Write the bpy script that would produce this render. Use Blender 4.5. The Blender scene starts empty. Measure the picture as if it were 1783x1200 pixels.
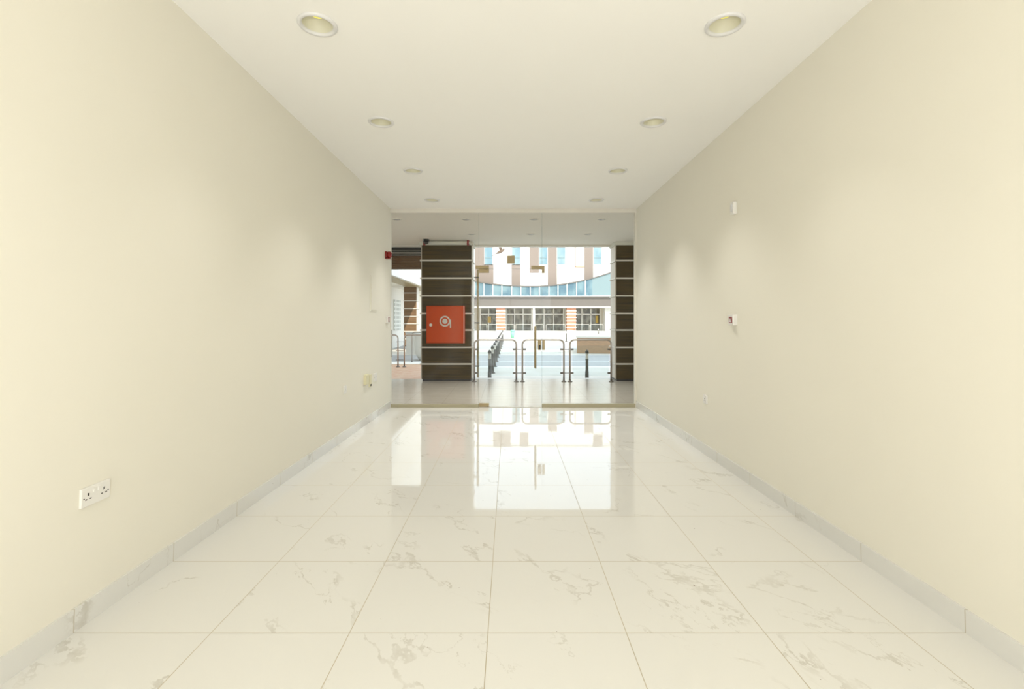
import bpy, bmesh, math, random
from mathutils import Vector, Matrix
random.seed(7)
PI = math.pi
# ---------------------------------------------------------------- camera, light, exposure
F, CZ, VX, VY = 816.0, 1.362, 887.0, 555.0          # focal length in px, eye height, vanishing point
S = bpy.context.scene
col = S.collection
cam = bpy.data.cameras.new('camera'); co = bpy.data.objects.new('camera', cam); col.objects.link(co)
cam.sensor_width = 36.0; cam.lens = F/1783*36; cam.clip_end = 500
cam.shift_x = (891.5-VX)/1783; cam.shift_y = -(600-VY)/1783
co.location = (0, 0, CZ); co.rotation_euler = (PI/2, 0, 0)
S.camera = co
S.view_settings.view_transform = 'Standard'; S.view_settings.look = 'None'
S.view_settings.gamma = 1; S.view_settings.use_curve_mapping = False
S.view_settings.exposure = 0.46
w = bpy.data.worlds.new('sky'); S.world = w; w.use_nodes = True
bg = w.node_tree.nodes['Background']; bg.inputs[0].default_value = (0.72, 0.86, 1.0, 1); bg.inputs[1].default_value = 1.75
sl = bpy.data.lights.new('sun', 'SUN'); sl.energy = 3.6; sl.angle = 0.009; sl.color = (1, 0.95, 0.86)
so = bpy.data.objects.new('sun', sl); col.objects.link(so)
so.rotation_euler = Vector((-0.30, 0.72, -0.70)).to_track_quat('-Z', 'Y').to_euler(); so.location = (0, -20, 30)
al = bpy.data.lights.new('rear_fill_light', 'AREA'); al.shape = 'RECTANGLE'; al.size = 3.3; al.size_y = 2.5
al.energy = 42; al.color = (1, 0.985, 0.95)
ao = bpy.data.objects.new('rear_fill_light', al); col.objects.link(ao)
ao.location = (0.05, -4.75, 1.45); ao.rotation_euler = (PI/2, 0, 0)   # added fill light standing in for unseen rear daylight, shining in along +Y

for lx_ in (-1.10, 1.235):                      # fill spots added at the unlit downlights, plus unseen rows behind the viewer
    for ly_, e_ in ((6.658, 60), (5.342, 56), (4.018, 38), (2.687, 18), (1.36, 9), (0.03, 9)):
        dl_ = bpy.data.lights.new('downlight_fill', 'SPOT'); dl_.shadow_soft_size = 0.0; dl_.energy = e_; dl_.color = (1, 0.98, 0.95)
        dl_.spot_size = math.radians(88); dl_.spot_blend = 1.0
        dob = bpy.data.objects.new('downlight_fill', dl_); col.objects.link(dob); dob.location = (lx_, ly_, 3.02)
for lx_, ly_ in ((-1.86, 7.9), (-0.72, 7.9), (0.41, 7.9), (1.53, 7.9), (-0.74, 9.1), (0.41, 9.1), (1.53, 9.1)):   # fill spots added at the soffit downlights, unlit by day, to brighten the terrace
    dl_ = bpy.data.lights.new('soffit_fill', 'SPOT'); dl_.shadow_soft_size = 0.0; dl_.energy = 37; dl_.color = (1, 0.95, 0.87)
    dl_.spot_size = math.radians(100); dl_.spot_blend = 1.0
    dob = bpy.data.objects.new('soffit_fill', dl_); col.objects.link(dob); dob.location = (lx_, ly_, 3.0)
fl = bpy.data.lights.new('rear_fill_bulb', 'POINT'); fl.shadow_soft_size = 0.0; fl.energy = 111; fl.color = (1, 0.975, 0.945)
fo = bpy.data.objects.new('rear_fill_bulb', fl); col.objects.link(fo); fo.location = (0.05, -1.3, 0.95)   # unseen fill bulb added behind the viewer to brighten the room
# ---------------------------------------------------------------- node / material helpers
def mat(name, color, rough=0.6, metal=0.0, spec=0.5, emis=None, es=0.0):
    m = bpy.data.materials.new(name); m.use_nodes = True
    p = m.node_tree.nodes['Principled BSDF']
    p.inputs['Base Color'].default_value = (*color, 1); p.inputs['Roughness'].default_value = rough
    p.inputs['Metallic'].default_value = metal; p.inputs['Specular IOR Level'].default_value = spec
    if emis: p.inputs['Emission Color'].default_value = (*emis, 1); p.inputs['Emission Strength'].default_value = es
    return m
class N:
    def __init__(s, m): s.m = m; s.t = m.node_tree; s.p = s.t.nodes['Principled BSDF']
    def _set(s, n, i, v):
        if hasattr(v, 'links'): s.t.links.new(v, n.inputs[i])
        elif v is not None: n.inputs[i].default_value = v
    def math(s, op, a, b=None, c=None):
        n = s.t.nodes.new('ShaderNodeMath'); n.operation = op
        for i, v in enumerate((a, b, c)):
            if v is not None: s._set(n, i, v)
        return n.outputs[0]
    def pos(s):
        g = s.t.nodes.new('ShaderNodeNewGeometry'); x = s.t.nodes.new('ShaderNodeSeparateXYZ')
        s.t.links.new(g.outputs['Position'], x.inputs[0]); return g.outputs['Position'], x.outputs
    def obj(s):
        g = s.t.nodes.new('ShaderNodeTexCoord'); x = s.t.nodes.new('ShaderNodeSeparateXYZ')
        s.t.links.new(g.outputs['Object'], x.inputs[0]); return g.outputs['Object'], x.outputs
    def comb(s, x, y, z):
        n = s.t.nodes.new('ShaderNodeCombineXYZ')
        for i, v in enumerate((x, y, z)): s._set(n, i, v)
        return n.outputs[0]
    def noise(s, vec, scale, detail=3, dist=0.0, rough=0.5):
        n = s.t.nodes.new('ShaderNodeTexNoise')
        s._set(n, 'Vector', vec); n.inputs['Scale'].default_value = scale; n.inputs['Detail'].default_value = detail
        n.inputs['Distortion'].default_value = dist; n.inputs['Roughness'].default_value = rough
        return n.outputs[0]
    def ramp(s, v, lo, hi, a=0.0, b=1.0):
        n = s.t.nodes.new('ShaderNodeMapRange'); s._set(n, 0, v)
        for i, q in ((1, lo), (2, hi), (3, a), (4, b)): n.inputs[i].default_value = q
        n.clamp = True; return n.outputs[0]
    def mix(s, f, a, b):
        n = s.t.nodes.new('ShaderNodeMix'); n.data_type = 'RGBA'; s._set(n, 0, f)
        for i, v in ((6, a), (7, b)):
            if hasattr(v, 'links'): s.t.links.new(v, n.inputs[i])
            else: n.inputs[i].default_value = (*v, 1)
        return n.outputs[2]
    def color(s, v): s.t.links.new(v, s.p.inputs['Base Color'])
    def rough(s, v): s.t.links.new(v, s.p.inputs['Roughness'])
    def bump(s, h, strength=0.2, dist=0.01):
        n = s.t.nodes.new('ShaderNodeBump'); s.t.links.new(h, n.inputs['Height'])
        n.inputs['Strength'].default_value = strength; n.inputs['Distance'].default_value = dist
        s.t.links.new(n.outputs[0], s.p.inputs['Normal'])

def grid_mask(n, v, off, step, half):       # 1 on the joint lines of a regular grid
    u = n.math('DIVIDE', n.math('SUBTRACT', v, off), step)
    f = n.math('SUBTRACT', u, n.math('ROUND', u))
    return n.math('LESS_THAN', n.math('ABSOLUTE', f), half/step), n.math('FLOOR', u)

def marble(name, xg=True, base=(0.73, 0.717, 0.668)):
    m = mat(name, base, 0.035, spec=0.44); n = N(m); p, xyz = n.pos()
    gy, iy = grid_mask(n, xyz[1], 2.03, 0.6, 0.0019)
    if xg: gx, ix = grid_mask(n, xyz[0], -0.093, 0.6, 0.0019)
    else: gx, ix = 0.0, 3.0
    h1 = n.math('FRACT', n.math('MULTIPLY', n.math('SINE', n.math('ADD', n.math('MULTIPLY', ix, 12.99), n.math('MULTIPLY', iy, 78.23))), 437.5))
    off = n.math('MULTIPLY', h1, 37.0)
    vx = n.math('ADD', n.math('MULTIPLY', xyz[0], 1.0), off)
    vy = n.math('ADD', n.math('SUBTRACT', xyz[1], n.math('MULTIPLY', xyz[0], -0.55)), n.math('MULTIPLY', off, 1.7))
    v = n.comb(vx, vy, xyz[2])
    def veins(scale, rough, w0, w1, lo, hi, shift):
        q = n.comb(n.math('ADD', vx, shift), vy, xyz[2])
        a = n.math('ABSOLUTE', n.math('SUBTRACT', n.noise(q, scale, 8, 0.35, rough), 0.5))
        wd = n.ramp(n.noise(q, 4.5, 3), 0.40, 0.66, w0, w1)
        vn = n.math('SUBTRACT', 1.0, n.math('MINIMUM', n.math('DIVIDE', a, wd), 1.0))
        return n.math('MULTIPLY', n.ramp(vn, 0.0, 0.45), n.ramp(n.noise(q, 1.7, 2), lo, hi))
    f = n.math('MAXIMUM', veins(1.3, 0.62, 0.002, 0.022, 0.545, 0.60, 0.0), n.math('MULTIPLY', veins(0.8, 0.55, 0.0015, 0.008, 0.50, 0.56, 9.3), 0.8))
    mott = n.ramp(n.noise(v, 16.0, 5, 0.4), 0.35, 0.60, 0.30, 1.0)
    f = n.math('MULTIPLY', f, mott)
    c = n.mix(n.math('MULTIPLY', f, 0.62), base, (0.50, 0.47, 0.40))
    g = n.math('MAXIMUM', gx, gy) if xg else gy
    c = n.mix(n.math('MULTIPLY', g, 0.9), c, (0.42, 0.36, 0.24))
    # a few specks of site dust
    d = n.ramp(n.noise(p, 42.0, 1), 0.815, 0.83)
    c = n.mix(d, c, (0.2, 0.16, 0.1))
    n.color(c)
    n.rough(n.math('ADD', n.math('MULTIPLY', g, 0.4), n.ramp(n.noise(p, 2.2, 3), 0.3, 0.7, 0.02, 0.045)))
    n.bump(n.noise(p, 3.0, 2), 0.03, 0.01)
    return m

M = {}
def paint(name, c, amt=0.03):
    m = mat(name, c, 0.72, spec=0.25); n = N(m); p, _ = n.pos()
    n.color(n.mix(n.math('MULTIPLY', n.ramp(n.noise(p, 1.3, 4), 0.35, 0.7), amt*6), c, tuple(q*0.94 for q in c)))
    n.bump(n.noise(p, 90, 2), 0.05, 0.002); return m
M['wall'] = paint('cream_wall_paint', (0.81, 0.777, 0.675))
M['ceil'] = paint('white_ceiling_paint', (0.92, 0.905, 0.865), 0.015)
M['floor'] = marble('polished_marble_tile')
M['skirt'] = marble('marble_skirting', False, (0.72, 0.71, 0.67))
M['white'] = mat('white_plastic', (0.80, 0.78, 0.73), 0.35)
M['ivory'] = mat('yellowed_plastic', (0.72, 0.67, 0.45), 0.4)
M['ring'] = mat('white_enamel', (0.72, 0.71, 0.70), 0.3)
M['reflector'] = mat('pearl_reflector', (0.70, 0.68, 0.56), 0.4)
M['led'] = mat('led_phosphor', (0.85, 0.78, 0.12), 0.4, emis=(1, 0.88, 0.12), es=0.45)
M['black'] = mat('black_plastic', (0.015, 0.013, 0.012), 0.4)
M['hole'] = mat('dark_socket_slot', (0.03, 0.025, 0.02), 0.6)
M['red'] = mat('red_plastic', (0.24, 0.008, 0.006), 0.3)
M['redmetal'] = mat('red_enamel', (0.52, 0.055, 0.002), 0.45, spec=0.2)
M['bronze'] = mat('bronze_fitting', (0.36, 0.28, 0.15), 0.45, 0.35)
M['rail'] = mat('tarnished_rail', (0.42, 0.38, 0.26), 0.5, 0.2)
M['steel'] = mat('brushed_steel', (0.46, 0.40, 0.35), 0.28, 0.85)
M['darksteel'] = mat('dark_steel', (0.14, 0.12, 0.10), 0.4, 0.6)
M['strip'] = mat('pale_metal_strip', (0.72, 0.68, 0.60), 0.4, 0.1)
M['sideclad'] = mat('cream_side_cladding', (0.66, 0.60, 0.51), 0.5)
M['soffit'] = mat('terrace_soffit_paint', (0.76, 0.72, 0.63), 0.75)
M['plaster'] = mat('pale_plaster', (0.66, 0.64, 0.55), 0.7)
M['outer'] = mat('white_render', (0.80, 0.76, 0.68), 0.7)
M['pale'] = mat('pale_concrete', (0.62, 0.60, 0.55), 0.8)
M['mass'] = mat('beige_render', (0.60, 0.54, 0.44), 0.8)
M['facade'] = mat('white_facade_panel', (0.86, 0.84, 0.78), 0.6)
M['pink'] = mat('dusty_pink_panel', (0.25, 0.195, 0.158), 0.6)
M['fascia'] = mat('grey_brown_fascia', (0.15, 0.13, 0.11), 0.5)
M['mint'] = mat('mint_green_plastic', (0.22, 0.62, 0.40), 0.5)
M['bollard'] = mat('grey_painted_metal', (0.10, 0.095, 0.08), 0.45, 0.2)
M['bird'] = mat('brown_feathers', (0.20, 0.14, 0.10), 0.8)
M['yellow'] = mat('ochre_panel', (0.55, 0.36, 0.06), 0.5)

def cladding():                               # dark timber-look cladding with a horizontal grain
    m = mat('dark_brown_cladding', (0.05, 0.03, 0.012), 0.5, spec=0.3); n = N(m); p, x = n.pos()
    v = n.comb(n.math('MULTIPLY', x[0], 1.2), n.math('MULTIPLY', x[1], 1.2), n.math('MULTIPLY', x[2], 45.0))
    n.color(n.mix(n.ramp(n.noise(v, 1.0, 5), 0.35, 0.7), (0.028, 0.017, 0.002), (0.09, 0.056, 0.012)))
    return m
M['clad'] = cladding()
def cladding_sun():  # same brown column cladding, with sunlight mixed into its colour
    m = mat('sunlit_brown_cladding', (0.3, 0.12, 0.05), 0.5); n = N(m); p, x = n.pos()
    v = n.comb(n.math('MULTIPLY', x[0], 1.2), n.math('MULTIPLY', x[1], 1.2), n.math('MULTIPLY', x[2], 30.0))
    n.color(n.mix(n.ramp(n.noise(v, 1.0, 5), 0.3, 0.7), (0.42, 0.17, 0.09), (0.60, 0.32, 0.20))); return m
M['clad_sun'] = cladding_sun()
def cladding_wing():
    m = mat('mid_brown_cladding', (0.16, 0.08, 0.035), 0.5); n = N(m); p, x = n.pos()
    v = n.comb(n.math('MULTIPLY', x[0], 1.2), n.math('MULTIPLY', x[1], 1.2), n.math('MULTIPLY', x[2], 40.0))
    n.color(n.mix(n.ramp(n.noise(v, 1.0, 5), 0.3, 0.7), (0.13, 0.07, 0.028), (0.22, 0.125, 0.06))); return m
M['clad_wing'] = cladding_wing()
def terrace():
    m = mat('greige_terrace_tile', (0.40, 0.36, 0.30), 0.2, spec=0.35); n = N(m); p, x = n.pos()
    g1, _ = grid_mask(n, x[0], 0.12, 0.6, 0.003); g2, _ = grid_mask(n, x[1], 7.3, 0.3, 0.003)
    v = n.comb(n.math('MULTIPLY', x[0], 2.0), n.math('MULTIPLY', x[1], 14.0), 0.0)
    c = n.mix(n.ramp(n.noise(v, 1.0, 4), 0.3, 0.7), (0.47, 0.425, 0.36), (0.52, 0.475, 0.405))
    n.color(n.mix(n.math('MULTIPLY', n.math('MAXIMUM', g1, g2), 0.5), c, (0.25, 0.22, 0.18)))
    n.rough(n.ramp(n.noise(p, 5.0, 4), 0.3, 0.7, 0.17, 0.22)); return m
M['terrace'] = terrace()
def bricks():
    m = mat('terracotta_pavers', (0.45, 0.2, 0.1), 0.6); n = N(m); p, x = n.pos()
    b = n.t.nodes.new('ShaderNodeTexBrick'); n.t.links.new(p, b.inputs[0]); b.inputs['Scale'].default_value = 4.5
    b.inputs['Color1'].default_value = (0.52, 0.24, 0.12, 1); b.inputs['Color2'].default_value = (0.62, 0.42, 0.26, 1)
    b.inputs['Mortar'].default_value = (0.55, 0.42, 0.34, 1); b.inputs['Mortar Size'].default_value = 0.02
    n.color(b.outputs[0]); return m
M['paver'] = bricks()
def sandbrick():
    m = mat('sand_brick', (0.5, 0.33, 0.2), 0.8); n = N(m); p, x = n.pos()
    v = n.comb(x[0], x[2], x[1])
    b = n.t.nodes.new('ShaderNodeTexBrick'); n.t.links.new(v, b.inputs[0]); b.inputs['Scale'].default_value = 5
    b.inputs['Color1'].default_value = (0.50, 0.31, 0.18, 1); b.inputs['Color2'].default_value = (0.42, 0.27, 0.16, 1)
    b.inputs['Mortar'].default_value = (0.45, 0.33, 0.22, 1); n.color(b.outputs[0]); return m
M['sand'] = sandbrick()
def street():
    m = mat('pale_street_paving', (0.6, 0.58, 0.53), 0.55); n = N(m); p, x = n.pos()
    def band(y0, y1): return n.math('MULTIPLY', n.math('GREATER_THAN', x[1], y0), n.math('LESS_THAN', x[1], y1))
    a = n.math('ADD', band(14.9, 19.4), band(23.0, 31.0))
    c = n.mix(n.ramp(n.noise(p, 1.5, 4), 0.3, 0.7), (0.58, 0.53, 0.45), (0.68, 0.64, 0.57))
    c = n.mix(a, c, n.mix(n.ramp(n.noise(p, 6, 5), 0.3, 0.7), (0.37, 0.365, 0.355), (0.45, 0.44, 0.43)))
    l = n.math('ADD', n.math('ADD', band(14.55, 14.9), band(16.6, 16.75)), band(19.4, 19.7))
    n.color(n.mix(l, c, (0.8, 0.8, 0.77))); return m
M['street'] = street()
def glassy(name, tint, refl=1.0, rough=0.0):  # thin clear pane: transparent plus Fresnel reflection
    m = bpy.data.materials.new(name); m.use_nodes = True; t = m.node_tree
    for q in list(t.nodes): t.nodes.remove(q)
    o = t.nodes.new('ShaderNodeOutputMaterial'); mx = t.nodes.new('ShaderNodeMixShader')
    tr = t.nodes.new('ShaderNodeBsdfTransparent'); tr.inputs[0].default_value = (*tint, 1)
    gl = t.nodes.new('ShaderNodeBsdfGlossy'); gl.inputs['Roughness'].default_value = rough
    fr = t.nodes.new('ShaderNodeFresnel'); fr.inputs[0].default_value = 1.45
    mu = t.nodes.new('ShaderNodeMath'); mu.operation = 'MULTIPLY'; mu.inputs[1].default_value = refl
    t.links.new(fr.outputs[0], mu.inputs[0]); t.links.new(mu.outputs[0], mx.inputs[0])
    t.links.new(tr.outputs[0], mx.inputs[1]); t.links.new(gl.outputs[0], mx.inputs[2]); t.links.new(mx.outputs[0], o.inputs[0])
    return m
M['glass'] = glassy('clear_shopfront_glass', (0.985, 0.985, 0.975), 0.36)
M['edge'] = mat('glass_edge', (0.30, 0.36, 0.33), 0.2)
M['railglass'] = glassy('rail_glass', (0.93, 0.96, 0.96), 0.6)
def bluepane(name, a, b):
    m = mat(name, a, 0.12); n = N(m); p, x = n.pos()
    v = n.comb(n.math('MULTIPLY', x[0], 1.0), x[1], n.math('MULTIPLY', x[2], 0.6))
    n.color(n.mix(n.ramp(n.noise(v, 0.9, 4), 0.4, 0.62), a, b)); return m
M['bluewin'] = bluepane('pale_blue_window', (0.27, 0.36, 0.37), (0.17, 0.27, 0.31))
M['bluedeep'] = bluepane('blue_curtain_glass', (0.18, 0.27, 0.29), (0.08, 0.15, 0.19))
M['bluelight'] = mat('light_blue_curtain_glass', (0.21, 0.28, 0.285), 0.3)
def darkpane():
    m = mat('dark_shop_glass', (0.1, 0.09, 0.06), 0.15); n = N(m); p, x = n.pos()
    v = n.comb(n.math('MULTIPLY', x[0], 2.5), x[1], n.math('MULTIPLY', x[2], 1.2))
    n.color(n.mix(n.ramp(n.noise(v, 1.0, 5), 0.4, 0.6), (0.10, 0.085, 0.055), (0.26, 0.24, 0.18))); return m
M['dark'] = darkpane()
def lattice():
    m = mat('pale_grille', (0.6, 0.62, 0.55), 0.5); n = N(m); p, x = n.pos()
    g1, _ = grid_mask(n, x[1], 0, 0.3, 0.05); g2, _ = grid_mask(n, x[2], 0, 0.22, 0.04)
    n.color(n.mix(n.math('MAXIMUM', g1, g2), (0.42, 0.42, 0.36), (0.72, 0.72, 0.66))); return m
M['grille'] = lattice()

# ---------------------------------------------------------------- mesh helpers
def box(bm, x0, x1, y0, y1, z0, z1, bev=0.0):
    vs = [bm.verts.new(v) for v in ((x0,y0,z0),(x1,y0,z0),(x1,y1,z0),(x0,y1,z0),(x0,y0,z1),(x1,y0,z1),(x1,y1,z1),(x0,y1,z1))]
    fs = [bm.faces.new([vs[i] for i in f]) for f in ((0,3,2,1),(4,5,6,7),(0,1,5,4),(1,2,6,5),(2,3,7,6),(3,0,4,7))]
    if bev: bmesh.ops.bevel(bm, geom=list({e for f in fs for e in f.edges}), offset=bev, segments=2, affect='EDGES', profile=0.6)
def lathe(bm, prof, n=32, c=(0,0,0), cap=True):
    rings = []
    for r, z in prof:
        rings.append([bm.verts.new((c[0]+r*math.cos(2*PI*i/n), c[1]+r*math.sin(2*PI*i/n), c[2]+z)) for i in range(n)])
    for a, b in zip(rings, rings[1:]):
        for i in range(n): bm.faces.new((a[i], a[(i+1)%n], b[(i+1)%n], b[i]))
    if cap:
        bm.faces.new(list(reversed(rings[0]))); bm.faces.new(rings[-1])
def tube(bm, pts, r, n=12):
    pts = [Vector(p) for p in pts]; rings = []
    for i, p in enumerate(pts):
        d = (pts[min(i+1, len(pts)-1)] - pts[max(i-1, 0)]).normalized()
        up = Vector((0, 1, 0)) if abs(d.y) < 0.9 else Vector((1, 0, 0))
        u = d.cross(up).normalized(); v = d.cross(u).normalized()
        rings.append([bm.verts.new(p + r*(math.cos(2*PI*k/n)*u + math.sin(2*PI*k/n)*v)) for k in range(n)])
    for a, b in zip(rings, rings[1:]):
        for i in range(n): bm.faces.new((a[i], a[(i+1)%n], b[(i+1)%n], b[i]))
    bm.faces.new(list(reversed(rings[0]))); bm.faces.new(rings[-1])
def obj(name, bm, m, parent=None, smooth=False, label=None):
    bmesh.ops.recalc_face_normals(bm, faces=bm.faces)
    me = bpy.data.meshes.new(name); bm.to_mesh(me); bm.free()
    ms = m if isinstance(m, (list, tuple)) else [m]
    for q in ms: me.materials.append(M[q] if isinstance(q, str) else q)
    if smooth:
        for p in me.polygons: p.use_smooth = True
    o = bpy.data.objects.new(name, me); col.objects.link(o)
    if parent: o.parent = parent
    if label: o['label'] = label
    return o
def bx(name, a, m, parent=None, bev=0.0, label=None):
    bm = bmesh.new(); box(bm, *a, bev); return obj(name, bm, m, parent, False, label)
def tag(o, label, cat, group=None, kind=None):
    o['label'] = label; o['category'] = cat
    if group: o['group'] = group
    if kind: o['kind'] = kind
    return o
def struct(o, label, cat='structure'): return tag(o, label, cat, kind='structure')
def empty(name, loc, label, cat, group=None, rot=None):
    o = bpy.data.objects.new(name, None); col.objects.link(o); o.location = loc; o.empty_display_size = 0.1
    if rot: o.rotation_euler = rot
    return tag(o, label, cat, group)
def dup(root, loc, label, rot=None):
    def cp(o, par):
        c = o.copy(); col.objects.link(c); c.parent = par
        for ch in o.children: cp(ch, c)
        return c
    r = cp(root, None); r.location = loc; r['label'] = label
    if rot: r.rotation_euler = rot
    return r
def W(px, py, d): return Vector(((px-VX)/F*d, d, CZ-(py-VY)/F*d))

# ---------------------------------------------------------------- the room
GY = 7.217; H = 3.05; RY = -4.2
def wallx(side, y, z):
    t = max(0.0, min(1.0, (GY-y)/4.6)); k = z/H
    if side < 0: b, tp = -1.83-0.070*t, -1.83+0.043*t
    else: b, tp = 1.955+0.032*t, 1.951-0.031*t
    return b*(1-k)+tp*k
def side_wall(side, name, label):
    bm = bmesh.new(); ys = [RY + (GY+0.06-RY)*i/24 for i in range(25)]; zs = [-0.05, H/3, 2*H/3, H+0.05]
    g = [[bm.verts.new((wallx(side, y, z), y, z)) for z in zs] for y in ys]
    o = [[bm.verts.new((side*2.25, y, z)) for z in zs] for y in ys]
    for G in (g, o):
        for i in range(24):
            for j in range(3): bm.faces.new((G[i][j], G[i+1][j], G[i+1][j+1], G[i][j+1]))
    for i in range(24):
        for j in (0, 3): bm.faces.new((g[i][j], g[i+1][j], o[i+1][j], o[i][j]))
    for i in (0, 24):
        for j in range(3): bm.faces.new((g[i][j], g[i][j+1], o[i][j+1], o[i][j]))
    struct(obj(name, bm, 'wall'), label, 'wall')
side_wall(-1, 'wall_left', 'long cream painted wall on the left of the empty shop')
side_wall(1, 'wall_right', 'long cream painted wall on the right of the empty shop')
struct(bx('floor', (-2.2, 2.2, RY-0.2, GY+0.05, -0.2, 0.0), 'floor'), 'polished white marble-look tile floor of the shop', 'floor')
# ceiling with round holes for the downlights
LX = (-1.10, 1.235); LY = (2.687, 4.018, 5.342, 6.658)
def ceiling():
    bm = bmesh.new(); q = 0.15; hr = 0.088
    xs = [-2.2]; [xs.extend((x-q, x+q)) for x in LX]; xs.append(2.2)
    ys = [RY-0.2]; [ys.extend((y-q, y+q)) for y in LY]; ys.append(GY+0.1)
    for i in range(len(xs)-1):
        for j in range(len(ys)-1):
            if i % 2 == 1 and j % 2 == 1:
                cx, cy = (xs[i]+xs[i+1])/2, (ys[j]+ys[j+1])/2
                inn, out = [], []
                for k in range(32):
                    a = 2*PI*(k+0.0)/32+PI/4; c, s = math.cos(a), math.sin(a); f = q/max(abs(c), abs(s))
                    inn.append(bm.verts.new((cx+hr*c, cy+hr*s, H))); out.append(bm.verts.new((cx+f*c, cy+f*s, H)))
                for k in range(32): bm.faces.new((inn[k], inn[(k+1)%32], out[(k+1)%32], out[k]))
            else:
                bm.faces.new([bm.verts.new(v) for v in ((xs[i],ys[j],H),(xs[i+1],ys[j],H),(xs[i+1],ys[j+1],H),(xs[i],ys[j+1],H))])
    box(bm, -2.2, 2.2, RY-0.2, GY+0.1, H+0.14, H+0.24)
    struct(obj('ceiling', bm, 'ceil'), 'plain white painted ceiling with eight recessed downlights', 'ceiling')
ceiling()
def skirting(side, name, label):
    bm = bmesh.new(); ys = [RY + (GY-0.03-RY)*i/24 for i in range(25)]; th = 0.012; hh = 0.102
    P = [[bm.verts.new(v) for v in ((wallx(side,y,0)-side*th,y,0.0),(wallx(side,y,hh)-side*th,y,hh),(wallx(side,y,hh)+side*0.01,y,hh),(wallx(side,y,0)+side*0.01,y,0.0))] for y in ys]
    for i in range(24):
        for j in range(4): bm.faces.new((P[i][j], P[i][(j+1)%4], P[i+1][(j+1)%4], P[i+1][j]))
    bm.faces.new(P[0]); bm.faces.new(P[-1])
    struct(obj(name, bm, 'skirt'), label, 'baseboard')
skirting(-1, 'baseboard_left', 'grey-white marble skirting along the left wall')
skirting(1, 'baseboard_right', 'grey-white marble skirting along the right wall')
# rear wall with an unseen window, added to let the fill light in
bm = bmesh.new()
box(bm, -2.25, -1.6, RY-0.2, RY, 0, H); box(bm, 1.7, 2.25, RY-0.2, RY, 0, H); box(bm, -1.6, 1.7, RY-0.2, RY, 2.75, H); box(bm, -1.6, 1.7, RY-0.2, RY, 0, 0.15)
struct(obj('wall_rear', bm, 'wall'), 'cream rear wall behind the viewer', 'wall')
bm = bmesh.new(); fr = 0.05
box(bm, -1.6, 1.7, RY-0.12, RY-0.06, 0.15, 0.15+fr); box(bm, -1.6, 1.7, RY-0.12, RY-0.06, 2.75-fr, 2.75)
for x in (-1.6, 0.025, 1.65): box(bm, x, x+fr, RY-0.12, RY-0.06, 0.15+fr, 2.75-fr)
w4 = struct(obj('added_rear_window', bm, 'white'), 'unseen rear window added behind the viewer for the fill light', 'window')
bx('pane', (-1.55, 1.65, RY-0.095, RY-0.085, 0.2, 2.7), 'glass', w4)

# ---------------------------------------------------------------- glass shopfront
XL, XD0, XD1, XR = -1.83, (834-VX)/F*GY, (943.5-VX)/F*GY, (1105.4-VX)/F*GY
ZT, ZD = 2.988, 2.12
def pane(name, x0, x1, z0, z1, label, kind='window'):
    o = struct(bx(name, (x0, x1, GY-0.006, GY+0.006, z0, z1), 'glass'), label, kind)
    return o
g1 = pane('window_1', XL, XD0-0.002, 0.045, ZT, 'tall fixed glass pane left of the glass door')
g2 = pane('window_2', XD1+0.002, XR, 0.052, ZT, 'tall fixed glass pane right of the glass door')
g3 = pane('window_3', XD0+0.002, XD1-0.002, ZD+0.006, ZT, 'fixed glass pane above the glass door')
bx('pane_edge', (XD0-0.003, XD0-0.001, GY-0.0055, GY+0.0055, 0.05, ZT), 'edge', g1)
bx('pane_edge', (XD1+0.001, XD1+0.004, GY-0.0055, GY+0.0055, 0.06, ZT), 'edge', g2)
bx('pane_edge', (XD0+0.002, XD1-0.002, GY-0.0055, GY+0.0055, ZD+0.006, ZD+0.009), 'edge', g3)
bx('transom_patch', ((883-VX)/F*GY, (896-VX)/F*GY, GY-0.022, GY+0.022, CZ+(555-459)/113.07, CZ+(555-445.5)/113.07), 'bronze', g3, 0.002, 'square bronze plate on the glass above the door')
# door leaf
d1 = empty('door_1', (XD0, GY, 0), 'frameless glass door between the two fixed shop panes', 'door'); d1['kind'] = 'structure'
def dbx(name, a, m, bev=0.0, label=None, par=None):
    a = (a[0]-XD0, a[1]-XD0, a[2]-GY, a[3]-GY, a[4], a[5]); return bx(name, a, m, par or d1, bev, label)
dbx('leaf', (XD0+0.004, XD1-0.004, GY-0.006, GY+0.006, 0.012, ZD), 'glass')
dbx('bottom_pivot_patch', (XD0, XD0+0.155, GY-0.024, GY+0.024, 0.008, 0.062), 'bronze', 0.003, 'bronze floor pivot patch')
bm = bmesh.new()       # upper pivot patch, joined to the pane above
box(bm, -0.002, 0.155, -0.022, 0.022, ZD-0.052, ZD+0.002, 0.002); obj('top_pivot_patch', bm, 'bronze', d1, False, 'bronze pivot patch at the door head')
bx('transom_patch', (XD0-0.05, XD0+0.155, GY-0.022, GY+0.022, ZD+0.006, ZD+0.057), 'bronze', g3, 0.002)
bm = bmesh.new()       # L-shaped corner patch at the lock side
xa, xb, xc = (925-VX)/113.07, (948-VX)/113.07, (943.5-VX)/113.07
box(bm, xa, xc, GY-0.021, GY+0.021, ZD+0.002, ZD+0.055); box(bm, xc, xb, GY-0.021, GY+0.021, ZD-0.055, ZD+0.055)
obj('corner_patch', bm, 'bronze', g3, False, 'L-shaped bronze corner patch')
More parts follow.
